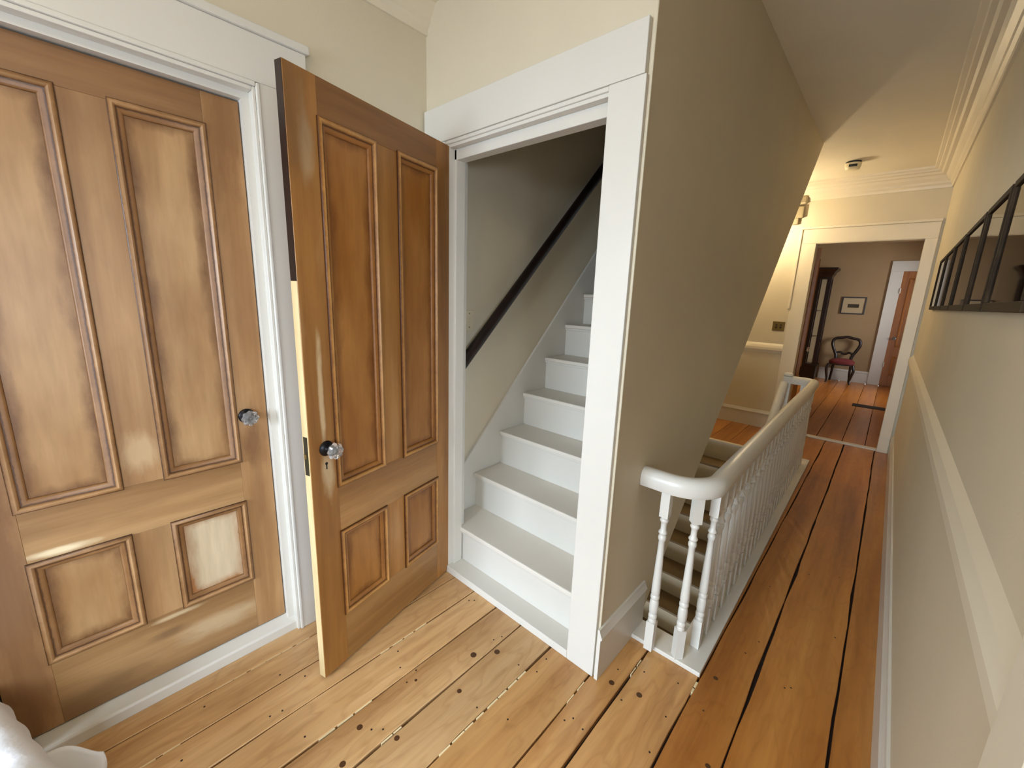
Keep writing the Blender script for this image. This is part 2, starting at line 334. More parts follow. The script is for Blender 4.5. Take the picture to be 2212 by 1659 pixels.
# near room behind the camera
m = MB(); m.box(XL-.12, -1.75, YB-.1, YB, 0, ZC); m.box(.35, XO+.1, YB-.1, YB, 0, ZC); m.box(-1.75, .35, YB-.1, YB, 0, .45); m.box(-1.75, .35, YB-.1, YB, 2.15, ZC)
struct(m.build('wall_back', M['wall']))
m = MB(); m.box(XO, XO+.1, YB, -1.6, 0, ZC); m.box(XO, XO+.1, .1, .78, 0, ZC); m.box(XO, XO+.1, -1.6, .1, 0, .45); m.box(XO, XO+.1, -1.6, .1, 1.95, ZC)
struct(m.build('wall_back_right', M['wall']))
struct(MB().box(XR+.12, XO+.1, .66, .78, 0, ZC).build('wall_back_front', M['wall']))
def window(n, along, at, a0, a1, z0, z1):
    e = struct(empty('window_%d' % n))
    def b(name, mat, u0, u1, v0, v1, d0, d1):
        if along == 'x': bx(name, mat, e, u0, u1, at+d0, at+d1, v0, v1)
        else: bx(name, mat, e, at+d0, at+d1, u0, u1, v0, v1)
    zm = (z0+z1)/2
    for u0, u1 in ((a0, a0+.05), (a1-.05, a1)): b('window_stile', M['white'], u0, u1, z0, z1, -.03, .03)
    for v0, v1 in ((z0, z0+.06), (zm-.02, zm+.02), (z1-.05, z1)): b('window_rail', M['white'], a0+.05, a1-.05, v0, v1, -.028, .028)
    for v0, v1 in ((z0+.06, zm-.02), (zm+.02, z1-.05)): b('pane', M['glass'], a0+.05, a1-.05, v0, v1, -.003, .003)
window(1, 'x', YB-.05, -1.75, .35, .45, 2.15)
window(2, 'y', XO+.05, -1.6, .1, .45, 1.95)
# far room
struct(bx('wall_far_room_end', M['tanwall'], None, -2.4, XO+.1, FY1, FY1+.1, 0, 2.9), 'beige far room wall behind the balloon-back chair', 'wall')
struct(bx('wall_far_room_left', M['tanwall'], None, -2.4, -2.3, FY0, FY1, 0, 2.9))
m = MB(); m.box(XO, XO+.1, FY0, 9.2, 0, 2.9); m.box(XO, XO+.1, 10.6, FY1, 0, 2.9); m.box(XO, XO+.1, 9.2, 10.6, 0, .6); m.box(XO, XO+.1, 9.2, 10.6, 2.4, 2.9)
struct(m.build('wall_far_room_right', M['tanwall']))
m = MB(); m.box(-2.4, XS-.1, FY0-.1, FY0, 0, 2.9); m.box(XR+.12, XO+.1, FY0-.1, FY0, 0, 2.9)
struct(m.build('wall_far_room_front', M['tanwall']))
struct(bx('ceiling_far_room', M['ceil'], None, -2.4, XO+.1, FY0, FY1+.1, 2.9, 2.98))
window(3, 'y', XO+.05, 9.2, 10.6, .6, 2.4)

# ---------------------------------------------------------------- floor: every board its own piece, dark gaps between
floor = struct(empty('floor'), 'wide honey-coloured pine floorboards with dark gaps', 'floor')
def plank(x0, x1, y0, y1, gap=.004, mat='floor', dz=0.0):
    segs = max(4, int((y1-y0)/.16)); rings = []
    sd = random.random()*100
    cx = (x0+x1)/2; cy = y0; hw = (x1-x0)/2
    for k in range(segs+1):
        y = (y1-y0)*k/segs
        a = gap*(.55+.9*noise.noise((sd, (y+y0)*3.0, 0))); b = gap*(.55+.9*noise.noise((sd+9, (y+y0)*3.0, 4)))
        a = max(.0012, a); b = max(.0012, b)
        l, r = -hw+a, hw-b; e = .0022
        rings.append([(l, y, -.022), (r, y, -.022), (r, y, -e), (r-e, y, 0), (l+e, y, 0), (l, y, -e)])
    o = MB().loft([list(reversed(r)) for r in rings]).build('floor_board', M[mat], floor)
    o.location = (cx, cy, dz); return o
J = [-1.93, -1.773, -1.62, -1.455, -1.284, -1.111, -.928, -.715, -.588, -.363, -.182, .092, .26]
G = [.005, .004, .004, .006, .007, .008, .009, .005, .010, .009, .009, .010, .003]
for k in range(len(J)-1):
    y1 = YS+.09 if J[k] < -.72 else (1.70 if J[k] < -.4 else 6.21)
    if J[k] < -.16 and J[k] > -.4: y1 = 6.21
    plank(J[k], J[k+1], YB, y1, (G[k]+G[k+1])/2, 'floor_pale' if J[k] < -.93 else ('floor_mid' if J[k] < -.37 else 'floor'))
x = .26
while x < XO: plank(x, min(x+.19, XO), YB, .66); x += .19
plank(-.47, -.363, 1.70, 5.16, .0008)
for a, b in ((-1.83, -1.62), (-1.62, -1.40), (-1.40, -1.19), (-1.19, -1.0), (-1.0, -.80), (-.80, -.60), (-.60, -.363)): plank(a, b, 5.15, 6.21, .004)
FJ = [-2.3, -2.05, -1.8, -1.56, -1.32, -1.1, -.86, -.66, -.47, -.215, -.0, .2, .42, .66, .9, 1.14, 1.38, 1.6]
for k in range(len(FJ)-1): plank(FJ[k], FJ[k+1], 6.21, FY1, .005, 'farfloor')
m = MB(); m.box(-1.99, XO+.1, YB, 1.70, -.05, -.024); m.box(-.47, XR+.1, 1.70, 6.27, -.05, -.024); m.box(-1.83, -.47, 5.17, 6.27, -.05, -.024); m.box(-2.4, XO+.1, 6.2, FY1, -.05, -.024)
m.build('subfloor', M['subfloor'], floor)
bx('stairwell_lining', M['stairwall'], floor, -.50, -.475, 1.78, 5.15, -3.0, -.024)
bx('landing_lining', M['down_riser'], floor, XS, -.475, 5.15, 5.18, -3.0, -.024)
# dark knots, plugged holes and nail heads in the boards
def spot(name, mat, x, y, r, el=1.0, hgt=.0006):
    MB().lathe([(r, -.001), (r, hgt*.6), (r*.8, hgt)], 12).build(name, M[mat], floor, 0, True).location = (x, y, 0)
    bpy.context.view_layer.objects  # no-op
for x, y, r in ((-1.151, 1.086, .014), (-1.086, 1.172, .013), (-1.063, .927, .010), (-1.219, .574, .011), (-1.086, .648, .010), (-1.145, .472, .011), (-1.231, .832, .006), (-.628, 1.402, .012), (-.517, 1.432, .012), (-.31, 1.74, .010), (-.22, 1.35, .009)):
    spot('knot', 'knot', x, y, r)
for x, y in ((-1.41, .86), (-1.40, 1.32), (-1.42, 1.30), (-1.25, .80), (-1.27, .86), (-1.33, .82), (-1.18, .60), (-1.15, .63), (-1.145, 1.21), (-1.13, 1.25), (-.97, 1.19), (-.96, .93), (-.89, 1.22), (-.90, 1.30), (-.84, .98), (-.68, 1.13), (-.66, 1.16), (-.61, 1.15), (-.64, 1.48), (-.55, 1.55), (-.56, 1.36), (-.42, 1.60), (-.40, 1.42), (-.39, 1.25), (-.30, 1.55), (-.22, 2.1), (-.25, 1.98), (-.08, 1.9), (-.06, 1.92), (.05, 2.4), (-.02, 1.3), (-1.66, .45), (-1.58, .52), (-1.5, .36), (-1.49, .40), (-1.33, .42), (-1.24, .36), (-1.72, .2), (-1.55, .1), (-.27, 2.6), (-.12, 2.9), (-.3, 3.2), (.02, 3.0)):
    spot('nail', 'nail', x, y, .0038)
def filler(x, y0, y1, wd):
    n = max(2, int((y1-y0)/.06)); y = y0
    for k in range(n):
        L = (y1-y0)/n*random.uniform(.55, 1.0)
        bx('gap_filler', M['filler'], floor, x-wd/2, x+wd/2, y, y+L, -.02, -.0012-random.random()*.001); y += (y1-y0)/n
filler(-.928, .72, 1.20, .008); filler(-1.455, .80, 1.05, .006); filler(-1.284, .45, .66, .007); filler(-.363, 1.60, 1.67, .009)
filler(-1.62, -.02, .14, .005); filler(-1.111, .60, .70, .006); filler(-1.773, .25, .62, .004); filler(-.715, 1.2, 1.35, .004); filler(-.588, 1.5, 1.62, .004)

# ---------------------------------------------------------------- panelled doors
OGEE = [(-.006, 0), (-.006, .006), (-.002, .010), (.006, .011), (.011, .007), (.014, .002), (.020, .0005), (.026, -.001), (.031, -.006), (.033, -.012)]
def panelled_door(name, w_, zs, th, mats, knob_u, knob_z, pale_panel=None, keyhole=False):
    """local frame: x across the door, z up, face at y=0 looking to -y. zs: bottom, lower panel 0/1, upper panel 0/1, top"""
    e = empty(name); V, H, MO, P = mats[:4]; TP = mats[4] if len(mats) > 4 else H
    st, pn = .115, (w_-.122-.23)/2
    u = [0, st, st+pn, st+pn+.122, w_-st, w_]; zb, l0, l1, u0, u1, zt = zs
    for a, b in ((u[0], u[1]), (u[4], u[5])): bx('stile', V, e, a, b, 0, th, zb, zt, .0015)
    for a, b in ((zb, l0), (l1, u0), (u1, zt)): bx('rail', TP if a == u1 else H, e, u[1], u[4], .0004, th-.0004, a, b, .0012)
    for a, b in ((l0, l1), (u0, u1)): bx('muntin', V, e, u[2], u[3], .0008, th-.0008, a, b, .0012)
    for (a, b) in ((u[1], u[2]), (u[3], u[4])):
        for (c, d) in ((l0, l1), (u0, u1)):
            hit = pale_panel and a == u[3] and c == l0
            n = 6; vs = []; me = MB()
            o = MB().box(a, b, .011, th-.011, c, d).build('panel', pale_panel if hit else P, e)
            uv = o.data.uv_layers.new(name='rim')       # distance from the rim in metres
            cx, cz = (a+b)/2, (c+d)/2
            # finer face so the rim distance interpolates as a tent
            me.v = []; me.f = []
            us = [a, a+.045, cx, b-.045, b]; vs2 = [c, c+.045, cz, d-.045, d]
            for side, y in ((0, .011), (1, th-.011)):
                i = len(me.v)
                for q in vs2:
                    for p in us: me.v.append((p, y, q))
                for r in range(4):
                    for s_ in range(4):
                        k = i + r*5 + s_; f = (k, k+1, k+6, k+5)
                        me.f.append(f if side == 0 else tuple(reversed(f)))
            bpy.data.meshes.remove(o.data); o = me.build('panel', pale_panel if hit else P, e)
            uv = o.data.uv_layers.new(name='rim')
            for lp in o.data.loops:
                co = o.data.vertices[lp.vertex_index].co
                uv.data[lp.index].uv = (min(co.x-a, b-co.x), min(co.z-c, d-co.z))
            mo = MB().frame(a, b, c, d, OGEE).build('panel_moulding', MO, e, 0, True)
            uv = mo.data.uv_layers.new(name='profile')
            for lp in mo.data.loops: uv.data[lp.index].uv = ((lp.vertex_index // 4) / (len(OGEE)-1), 0)
            MB().frame(a, b, c, d, [(0, -th), (.012, -th+.004), (.024, -th+.010), (.03, -th+.013)]).build('panel_moulding', MO, e)
    k = empty('door_knob', (knob_u, 0, knob_z)); k.parent = e
    MB().lathe([(.004, .001), (.029, .0), (.030, -.004), (.026, -.010), (.014, -.014), (.012, -.022), (.011, -.030), (.015, -.036)][::-1], 20, (0, 0, 0), 1).build('rose', M['black_iron'], k, 0, True)
    rings = []
    for r, y in ((.012, -.034), (.020, -.038), (.029, -.047), (.031, -.056), (.026, -.066), (.015, -.072), (.006, -.071)):
        rings.append([((r*(1+.07*math.cos(8*t)))*math.cos(t), y, (r*(1+.07*math.cos(8*t)))*math.sin(t)) for t in [2*math.pi*i/32 for i in range(32)]])
    MB().loft(rings).build('glass_knob', M['knob_glass'], k, 0, False)
    MB().lathe([(.006, -.0365), (.006, -.042), (.003, -.048)], 10, (0, 0, 0), 1).build('knob_core', M['latch'], k, 0, True)
    if keyhole:
        m = MB().lathe([(.006, .001), (.006, -.0006)], 12, (knob_u-.001, 0, knob_z-.062), 1)
        m.box(knob_u-.0035, knob_u+.0015, -.0006, .001, knob_z-.085, knob_z-.062)
        m.build('keyhole', M['black'], e)
    return e
# closed door in the left wall
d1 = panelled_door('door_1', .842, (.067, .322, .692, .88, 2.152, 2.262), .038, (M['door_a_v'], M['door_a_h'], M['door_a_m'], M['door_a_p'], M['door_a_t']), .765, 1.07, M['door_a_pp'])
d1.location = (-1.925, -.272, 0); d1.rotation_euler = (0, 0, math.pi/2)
struct(d1, 'closed stripped-pine door with four panels and a glass knob, leftmost', 'door')
# open door of the staircase, hinged at the left jamb
HD = math.atan2(.973, -.2307)
d2 = panelled_door('door_2', .842, (.012, .243, .628, .832, 2.152, 2.278), .036, (M['door_b_v'], M['door_b_h'], M['door_b_m'], M['door_b_p'], M['door_b_t']), .068, 1.005, None, True)
d2.location = (-1.4975, .572, 0); d2.rotation_euler = (0, 0, HD)
struct(d2, 'amber pine door with four panels standing ajar before the white staircase', 'door')
bx('door_edge', M['door_edge'], d2, -.0012, .0008, .002, .034, .013, 1.62)
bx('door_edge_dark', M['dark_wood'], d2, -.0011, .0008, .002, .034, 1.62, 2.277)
bx('latch_plate', M['latch'], d2, -.0026, .0, .007, .029, .915, 1.065)
bx('latch_bolt', M['brass'], d2, -.007, .0, .012, .024, .982, 1.0)
for zz in (.30, 2.0): MB().lathe([(.007, -.05), (.007, .05)], 10, (.846, .012, zz)).build('hinge', M['grey_metal'], d2, 0, True)

# ---------------------------------------------------------------- casings, jambs, thresholds
t1 = struct(empty('trim_1'), 'white painted casing around the closed pine door', 'door casing')
XC = -1.85
bx('side_casing', M['white'], t1, XL, XC, .622, .797, 0, 2.322, .003)
bx('side_casing', M['white'], t1, XL, XC, -.50, -.325, 0, 2.322, .003)
bx('head_casing', M['white'], t1, XL, XC, -.50, .797, 2.322, 2.478, .003)
bx('head_cap', M['white'], t1, XL, XC+.012, -.512, .809, 2.478, 2.508, .005)
bd = [(.0, 0), (.006, .006), (.014, .008), (.022, .004), (.026, -.004), (.026, -.02)]
for y0, y1 in ((.590, .624),):   # beaded inner edge
    MB().box(XL-.02, XC-.004, .598, .610, 0, 2.306).build('bead', M['white'], t1, .003); MB().box(XL-.02, XC+.004, .610, .624, 0, 2.320).build('bead', M['white'], t1, .004)
MB().box(XL-.02, XC-.004, -.312, -.300, 0, 2.306).build('bead', M['white'], t1, .003)
bx('bead', M['white'], t1, XL-.02, XC+.004, -.327, .610, 2.306, 2.322, .004)
bx('bead', M['white'], t1, XL-.02, XC-.004, -.31, .598, 2.292, 2.306, .003)
bx('jamb', M['white'], t1, -1.99, XL-.02, .574, .600, 0, 2.30); bx('jamb', M['white'], t1, -1.99, XL-.02, -.302, -.276, 0, 2.30)
bx('jamb', M['white'], t1, -1.99, XL-.02, -.276, .574, 2.268, 2.30)
m = MB().prism([(-1.99, 0), (-1.868, 0), (-1.868, .040), (-1.874, .048), (-1.93, .062), (-1.99, .062)][::-1], 1, -.30, .598)
MB().loft([[(p[0], y, p[1]) for p in [(-1.99, 0), (-1.868, 0), (-1.868, .040), (-1.874, .048), (-1.93, .062), (-1.99, .062)]] for y in (-.30, .606)]).build('threshold', M['white'], t1, .002)

t2 = struct(empty('trim_2'), 'white painted casing around the staircase doorway', 'door casing')
YC = 1.366
bx('side_casing', M['white'], t2, -.838, -.703, YC, YS, 0, 2.30, .003)
bx('side_casing', M['white'], t2, -1.862, -1.712, YC, YS, 0, 2.30, .003)
bx('head_casing', M['white'], t2, -1.866, -.708, YC-.004, YS, 2.30, 2.458, .003)
bx('head_bead', M['white'], t2, -1.712, -.838, YC+.002, YS, 2.283, 2.30, .004)
bx('jamb', M['white'], t2, -.838, -.815, YC+.004, YS+.11, 0, 2.30, .002)
bx('jamb', M['white'], t2, -1.712, -1.688, YC+.004, YS+.11, 0, 2.30, .002)
bx('jamb', M['white'], t2, -1.70, -.83, YC+.01, YS+.11, 2.27, 2.30, .002)
bx('door_stop', M['white'], t2, -.852, -.838, YC+.042, YS+.08, .04, 2.285, .002)
bx('door_stop', M['white'], t2, -1.688, -1.672, YC+.042, YS+.08, .04, 2.285, .002)
bx('door_stop', M['white'], t2, -1.69, -.84, YC+.042, YS+.08, 2.222, 2.27, .003)
bx('strike_plate', M['latch'], t2, -.8395, -.8375, YC+.008, YC+.03, .965, 1.03)
bx('sill', M['white'], t2, -1.712, -.838, YC, YS+.10, 0, .040, .003)
MB().lathe([(.004, 0), (.004, 1.0)], 8, (XB-.002, YS+.003, 0)).build('corner_bead', M['stairwall'], t2, 0, True).scale = (1, 1, 2.97)

t3 = struct(empty('trim_3'), 'cream painted casing around the doorway at the hallway end', 'door casing')
bx('side_casing', M['cream'], t3, -.965, -.81, YF-.028, YF, 0, 2.31, .004)
bx('side_casing', M['cream'], t3, .105, .200, YF-.028, YF, 0, 2.31, .004)
bx('head_casing', M['cream'], t3, -.965, .200, YF-.028, YF, 2.31, 2.47, .004)
bx('head_cap', M['cream'], t3, -.985, .205, YF-.045, YF, 2.47, 2.50, .006)
bx('backband', M['cream'], t3, -.985, -.960, YF-.042, YF, 1.55, 2.47, .005)
bx('jamb', M['cream'], t3, -.83, -.81, YF-.02, FY0+.02, 0, 2.31); bx('jamb', M['cream'], t3, .105, .125, YF-.02, FY0+.02, 0, 2.31)
bx('jamb', M['cream'], t3, -.83, .125, YF-.02, FY0+.02, 2.305, 2.325)
bx('threshold', M['white'], t3, -.81, .105, YF-.01, YF+.07, 0, .018, .004)
bx('far_casing', M['cream'], t3, -.95, -.81, FY0, FY0+.02, 0, 2.45); bx('far_casing', M['cream'], t3, .105, .25, FY0, FY0+.02, 0, 2.45)

def mould(name, prof, pts, mat, parent=None, up=(0, 0, 1)):
    return MB().sweep(pts, prof, up).build(name, mat, parent, 0, True)
# baseboards: side = towards the room
def base(name, p0, p1, inward, h, mat, label):
    """a board with a moulded cap along p0-p1, inward = unit vector into the room"""
    a, b = Vector(p0), Vector(p1); n = Vector(inward)
    e = struct(empty(name), label, 'baseboard')
    prof = [(0, 0), (.016, 0), (.016, h-.045), (0, h-.045)]
    cap = [(0, h-.045), (.020, h-.045), (.023, h-.036), (.018, h-.026), (.012, h-.012), (.009, h), (0, h)]
    for nm, pr in (('board', prof), ('cap_moulding', cap)):
        r = [[tuple(q + n*s_ + Vector((0, 0, z))) for s_, z in pr] for q in (a, b)]
        MB().loft(r).build(nm, mat, e)
    return e
base('baseboard_right', (XR, .776, 0), (XR, YF-.028, 0), (-1, 0, 0), .225, M['white'], 'white baseboard along the right hallway wall')
base('baseboard_left', (XB, YC, 0), (XB, 1.80, 0), (1, 0, 0), .245, M['white'], 'short white baseboard under the taupe wall beside the balusters')
base('baseboard_far', (XS, YF, 0), (-.965, YF, 0), (0, -1, 0), .225, M['white'], 'white baseboard below the chair rail on the far landing')
base('baseboard_far_room', (-1.06, FY1, 0), (-.19, FY1, 0), (0, -1, 0), .255, M['white'], 'white baseboard behind the balloon-back chair')
base('baseboard_closed_door', (XL, .797, 0), (XL, YS, 0), (1, 0, 0), .225, M['white'], 'white baseboard hidden behind the open pine door')
CR = [(0, 1.0), (.010, 1.01), (.018, 1.03), (.030, 1.042), (.030, 1.072), (.018, 1.10), (0, 1.125)]
def loft_prof(name, pr, a, b, n, mat, parent=None):
    a, b, n = Vector(a), Vector(b), Vector(n)
    return MB().loft([[tuple(q + n*s_ + Vector((0, 0, z))) for s_, z in pr] for q in (a, b)]).build(name, mat, parent, 0, False)
m = MB().loft([[(XR-a*g, y, 1.06+(z-1.06)*(.55+.45*g)) for a, z in CR] for y, g in ((.775, 1), (YF-.03, 1))])
struct(m.build('trim_4', M['cream'], None, 0, False), 'moulded chair rail along the right hallway wall', 'chair rail')
struct(bx('trim_10', M['cream'], None, XR-.034, XR+.125, .655, .776, 0, ZC-.18, .003), 'pale corner board at the near end of the right hallway wall', 'trim')
struct(loft_prof('trim_5', [(s_, z-.015) for s_, z in CR], (XS, YF, 0), (-.965, YF, 0), (0, -1, 0), M['cream']), 'short moulded chair rail on the far landing wall', 'chair rail')
CO = [(0, ZC), (0, 2.79), (.012, 2.79), (.016, 2.815), (.030, 2.83), (.036, 2.85), (.06, 2.875), (.075, 2.90), (.10, 2.905), (.112, 2.925), (.135, 2.93), (.14, 2.945), (.165, 2.952), (.17, ZC)]
struct(loft_prof('trim_6', CO, (XR, .66, 0), (XR, YF, 0), (-1, 0, 0), M['cream']), 'moulded cornice above the right hallway wall', 'cornice')
struct(loft_prof('trim_7', CO, (XS, YF, 0), (XR, YF, 0), (0, -1, 0), M['cream']), 'moulded cornice above the far doorway', 'cornice')
struct(loft_prof('trim_8', CO, (XL, YB, 0), (XL, YS, 0), (1, 0, 0), M['cream']), 'moulded cornice above the closed door, ending at the stair wall', 'cornice')

# ---------------------------------------------------------------- staircase going up behind the doorway
up = tag(empty('staircase'), 'white painted staircase rising behind the open doorway', 'staircase')
RISE, RUN, Y1, Z0 = .2277, .2266, 1.453, .030
NST = 13
for k in range(1, NST+1):
    yn = Y1 + (k-1)*RUN; z = Z0 + k*RISE
    bx('tread', M['tread'], up, XS+.018, XB-.10, yn, yn+RUN+.05, z-.026, z, .006)
    bx('riser', M['white'], up, XS+.018, XB-.10, yn+.022, yn+.036, z-RISE, z-.026)
    bx('nosing_bead', M['white'], up, XS+.018, XB-.10, yn+.008, yn+.022, z-.040, z-.026, .004)
ye, z0 = Y1 + (NST+.5)*RUN, .0
def skl(y): return .545 + (y-1.579)*1.02
m = MB().prism([(YS+.11, .0), (YS+.11, skl(YS+.11)), (ye, skl(ye)), (ye, skl(ye)-.6), (1.75, .05)][::-1], 0, XS, XS+.018)
m.build('skirt_board', M['white'], up, .002)
m = MB().prism([(YS+.11, .0), (YS+.11, skl(YS+.11)), (ye, skl(ye)), (ye, skl(ye)-.6), (1.75, .05)][::-1], 0, XB-.116, XB-.10)
m.build('skirt_board', M['white'], up, .002)
hr = tag(empty('wall_handrail', (-1.765, 1.40, 1.07)), 'dark wooden handrail on the wall of the upper staircase', 'handrail')
P0, P1 = Vector((0, 0, 0)), Vector((0, 2.3, 2.26))
MB().sweep([P0, P0.lerp(P1, .5), P1], [(a*1.0, b) for a, b in circ(.027, 12, .034)]).build('rail', M['rail_wood'], hr, 0, True)
for tt in (.06, .47, .62, .92):
    q = P0.lerp(P1, tt)
    MB().sweep([q+Vector((0, .0, -.02)), q+Vector((-.01, 0, -.06)), q+Vector((-.062, 0, -.075))], circ(.007, 8), (0, 1, 0)).build('bracket', M['black_iron'], hr, 0, True)
ls = tag(empty('light_switch', (XS, 1.64, 1.446)), 'ivory light switch plate on the stair wall below the handrail', 'light switch')
for zz in (-.040, .040): MB().lathe([(.004, .006), (.004, .0075)], 10, (0, 0, zz), 0).build('screw', M['brass'], ls, 0, True)
pt = bx('plate', M['ivory'], ls, 0, .006, -.037, .037, -.058, .058, .003); bx('toggle', M['ivory'], pt, .006, .016, -.006, .006, -.012, .010, .002)

# ---------------------------------------------------------------- staircase going down in the stairwell
dn = tag(empty('staircase', (0, 5.15, 0)), 'staircase with brown treads descending behind the white balusters', 'staircase')
RS2, RN2 = .228, .240
for k in range(1, 13):
    yn = -(k-1)*RN2; z = -k*RS2
    bx('tread', M['down_tread'], dn, XS+.02, -.50, yn-RN2-.02, yn+.01, z-.026, z, .006)
    bx('riser', M['down_riser'], dn, XS+.02, -.50, yn-.012, yn, z, z+RS2-.026)
bx('landing_nosing', M['down_riser'], dn, XS+.02, -.50, -.032, .02, -.026, .001, .006)
m = MB().prism([(.0, -.1), (.0, .14), (-2.9, .14-2.9*.95), (-2.9, -.2-2.9*.95)], 0, XS, XS+.018); m.build('skirt_board', M['down_riser'], dn)

# ---------------------------------------------------------------- balustrade round the stairwell
bal = tag(empty('balustrade', (-.43, 1.69, 0)), 'white balustrade with turned balusters and a curved handrail', 'balustrade')
def XBL(y): return -.0107*(y-1.69)             # slight skew of the old railing
def W(x, y, z=0): return (x+.43, y-1.69, z)
pl = [(-.694, 1.685), (-.363, 1.690), (-.363+XBL(5.14), 5.14), (-.50+XBL(5.14), 5.14), (-.495, 1.815), (-.694, 1.81)]
MB().loft([[W(x, y, z) for x, y in pl] for z in (0.0005, .022)]).build('base_plate', M['white'], bal, .003)
path = [W(-.694, 1.665, .847), W(-.64, 1.665, .847), W(-.58, 1.665, .847)]
for k in range(1, 13):
    t = math.pi/2*k/12; path.append(W(-.58+.15*math.sin(t), 1.815-.15*math.cos(t), .847))
for k in range(1, 15):
    y = 1.815 + (4.93-1.815)*k/14; path.append(W(-.43+XBL(y), y, .847))
ex = -.43+XBL(4.93)
for k in range(1, 9):
    t = math.pi/2*k/8; path.append(W(ex-.10+.10*math.cos(t), 4.93+.10*math.sin(t), .847))
path.append(W(-.665, 5.03, .847))
rp = [(-.030, -.028), (.030, -.028), (.0345, -.020), (.036, .0), (.034, .012), (.027, .023), (.015, .030), (0, .032), (-.015, .030), (-.027, .023), (-.034, .012), (-.036, 0), (-.0345, -.020)]
rp = [(a*1.1, b*1.3) for a, b in rp]
MB().sweep(path, rp).build('handrail', M['white'], bal, 0, True)
def baluster_mesh():
    m = MB(); m.box(-.0165, .0165, -.0165, .0165, .020, .165); m.box(-.0165, .0165, -.0165, .0165, .690, .812)
    p = [(.0155, .165), (.0165, .170), (.0165, .178), (.0145, .182), (.0165, .186), (.0175, .195), (.0160, .205), (.0135, .208), (.0165, .216), (.0178, .235), (.0178, .258), (.0165, .275), (.0140, .281), (.0175, .287), (.0175, .300), (.0145, .306), (.0172, .314), (.0168, .340),
         (.0150, .420), (.0125, .520), (.0115, .575), (.0145, .580), (.0155, .590), (.0140, .600), (.0105, .604), (.0165, .612), (.0168, .618), (.0110, .628), (.0108, .655), (.0125, .664), (.0160, .669), (.0160, .677), (.0135, .681), (.0155, .690)]
    m.lathe(p, 12)
    m.v = [(x*1.14, y*1.14, z) for x, y, z in m.v]
    return m
b0 = baluster_mesh().build('baluster', M['white'], bal, 0, True)
spots = [(-.585, 1.668, 0), (-.472, 1.712, math.pi/4)]
y = 1.835
while y < 4.96: spots.append((-.43+XBL(y), y, 0)); y += .122
spots.append((-.56, 5.03, 0))
for k, (x, y, a) in enumerate(spots):
    o = b0 if k == 0 else share(b0, 'baluster', bal, (0, 0, 0))
    o.location = W(x, y); o.rotation_euler = (0, 0, a)
nx, ny, _ = W(-.70, 5.03)
m = MB().box(nx-.035, nx+.035, ny-.035, ny+.035, 0, .88); m.lathe([(.03, .88), (.042, .885), (.044, .90), (.036, .915), (.0, .922)], 16, (nx, ny, 0))
m.build('newel_post', M['white'], bal, .003)
p0 = Vector(W(-.72, 5.0, .80)); MB().sweep([p0, p0+Vector((0, -.5, -.48)), p0+Vector((0, -1.6, -1.53))], rp).build('descending_handrail', M['white'], bal, 0, True)

# ---------------------------------------------------------------- hall fittings
sd = tag(empty('smoke_detector', (-.535, 5.42, ZC)), 'cream smoke detector on the hallway ceiling', 'smoke detector')
hs = MB().lathe([(.046, -.072), (.056, -.066), (.064, -.040), (.066, -.016)], 28).build('housing', M['detector'], sd, 0, True)
MB().lathe([(.060, -.016), (.060, 0)], 28).build('mount', M['black'], sd, 0, True)
sl = MB().box(-.032, .032, -.068, -.050, -.054, -.034).build('sensor_slot', M['black'], hs); sl.rotation_euler = (0, 0, math.radians(5))

sc = tag(empty('wall_chime', (-1.03, YF, 2.68)), 'grey two-part chime box on the wall beside the far doorway', 'wall chime')
bx('upper_box', M['grey_metal'], sc, -.09, .068, -.05, 0, .075, .175, .022); bx('lower_box', M['grey_metal'], sc, -.075, .046, -.05, 0, -.075, .055, .01); bx('tail_box', M['grey_metal'], sc, -.075, .005, -.045, 0, -.145, -.07, .008)
pe = tag(empty('pendant_lamp', (-1.32, 5.70, ZC)), 'small pendant lamp hanging over the landing behind the taupe wall', 'lamp')
MB().lathe([(.055, -.02), (.06, -.012), (.06, 0)], 24).build('canopy', M['brass'], pe, 0, True)
MB().lathe([(.004, -.40), (.004, -.02)], 8).build('stem', M['brass'], pe, 0, True)
lh = MB().lathe([(.02, -.43), (.03, -.42), (.022, -.40), (.006, -.395)], 16).build('lamp_holder', M['brass'], pe, 0, True)
MB().lathe([(.003, -.535), (.022, -.528), (.036, -.505), (.036, -.48), (.024, -.45), (.016, -.43)], 20).build('bulb', M['bulb'], lh, 0, True)

cl = tag(empty('ceiling_fill_lamp', (-.55, -.45, ZC)), 'round ceiling lamp with a lit glass dome, added behind the viewer as fill', 'lamp')  # unseen lamp, added as warm fill for the near room
MB().lathe([(.17, -.03), (.175, -.02), (.17, 0)], 32).build('rim', M['brass'], cl, 0, True)
MB().lathe([(.01, -.125), (.06, -.118), (.11, -.095), (.145, -.06), (.158, -.03)], 32).build('dome', M['dome'], cl, 0, True)  # lit dome of the added fill lamp

sp = tag(empty('switch_plate', (-1.052, YF, 1.33)), 'brass double switch plate above the landing chair rail', 'light switch')
for zz in (-.045, .045): MB().lathe([(.004, -.0075), (.004, -.006)], 10, (0, 0, zz), 1).build('screw', M['latch'], sp, 0, True)
pt = bx('plate', M['brass'], sp, -.066, .066, -.006, 0, -.058, .058, .003)
for dx in (-.024, .024):
    bx('switch_slot', M['black'], pt, dx-.009, dx+.009, -.008, -.006, -.026, .026, .002); bx('toggle', M['brass'], pt, dx-.005, dx+.005, -.018, -.008, -.004, .012, .002)

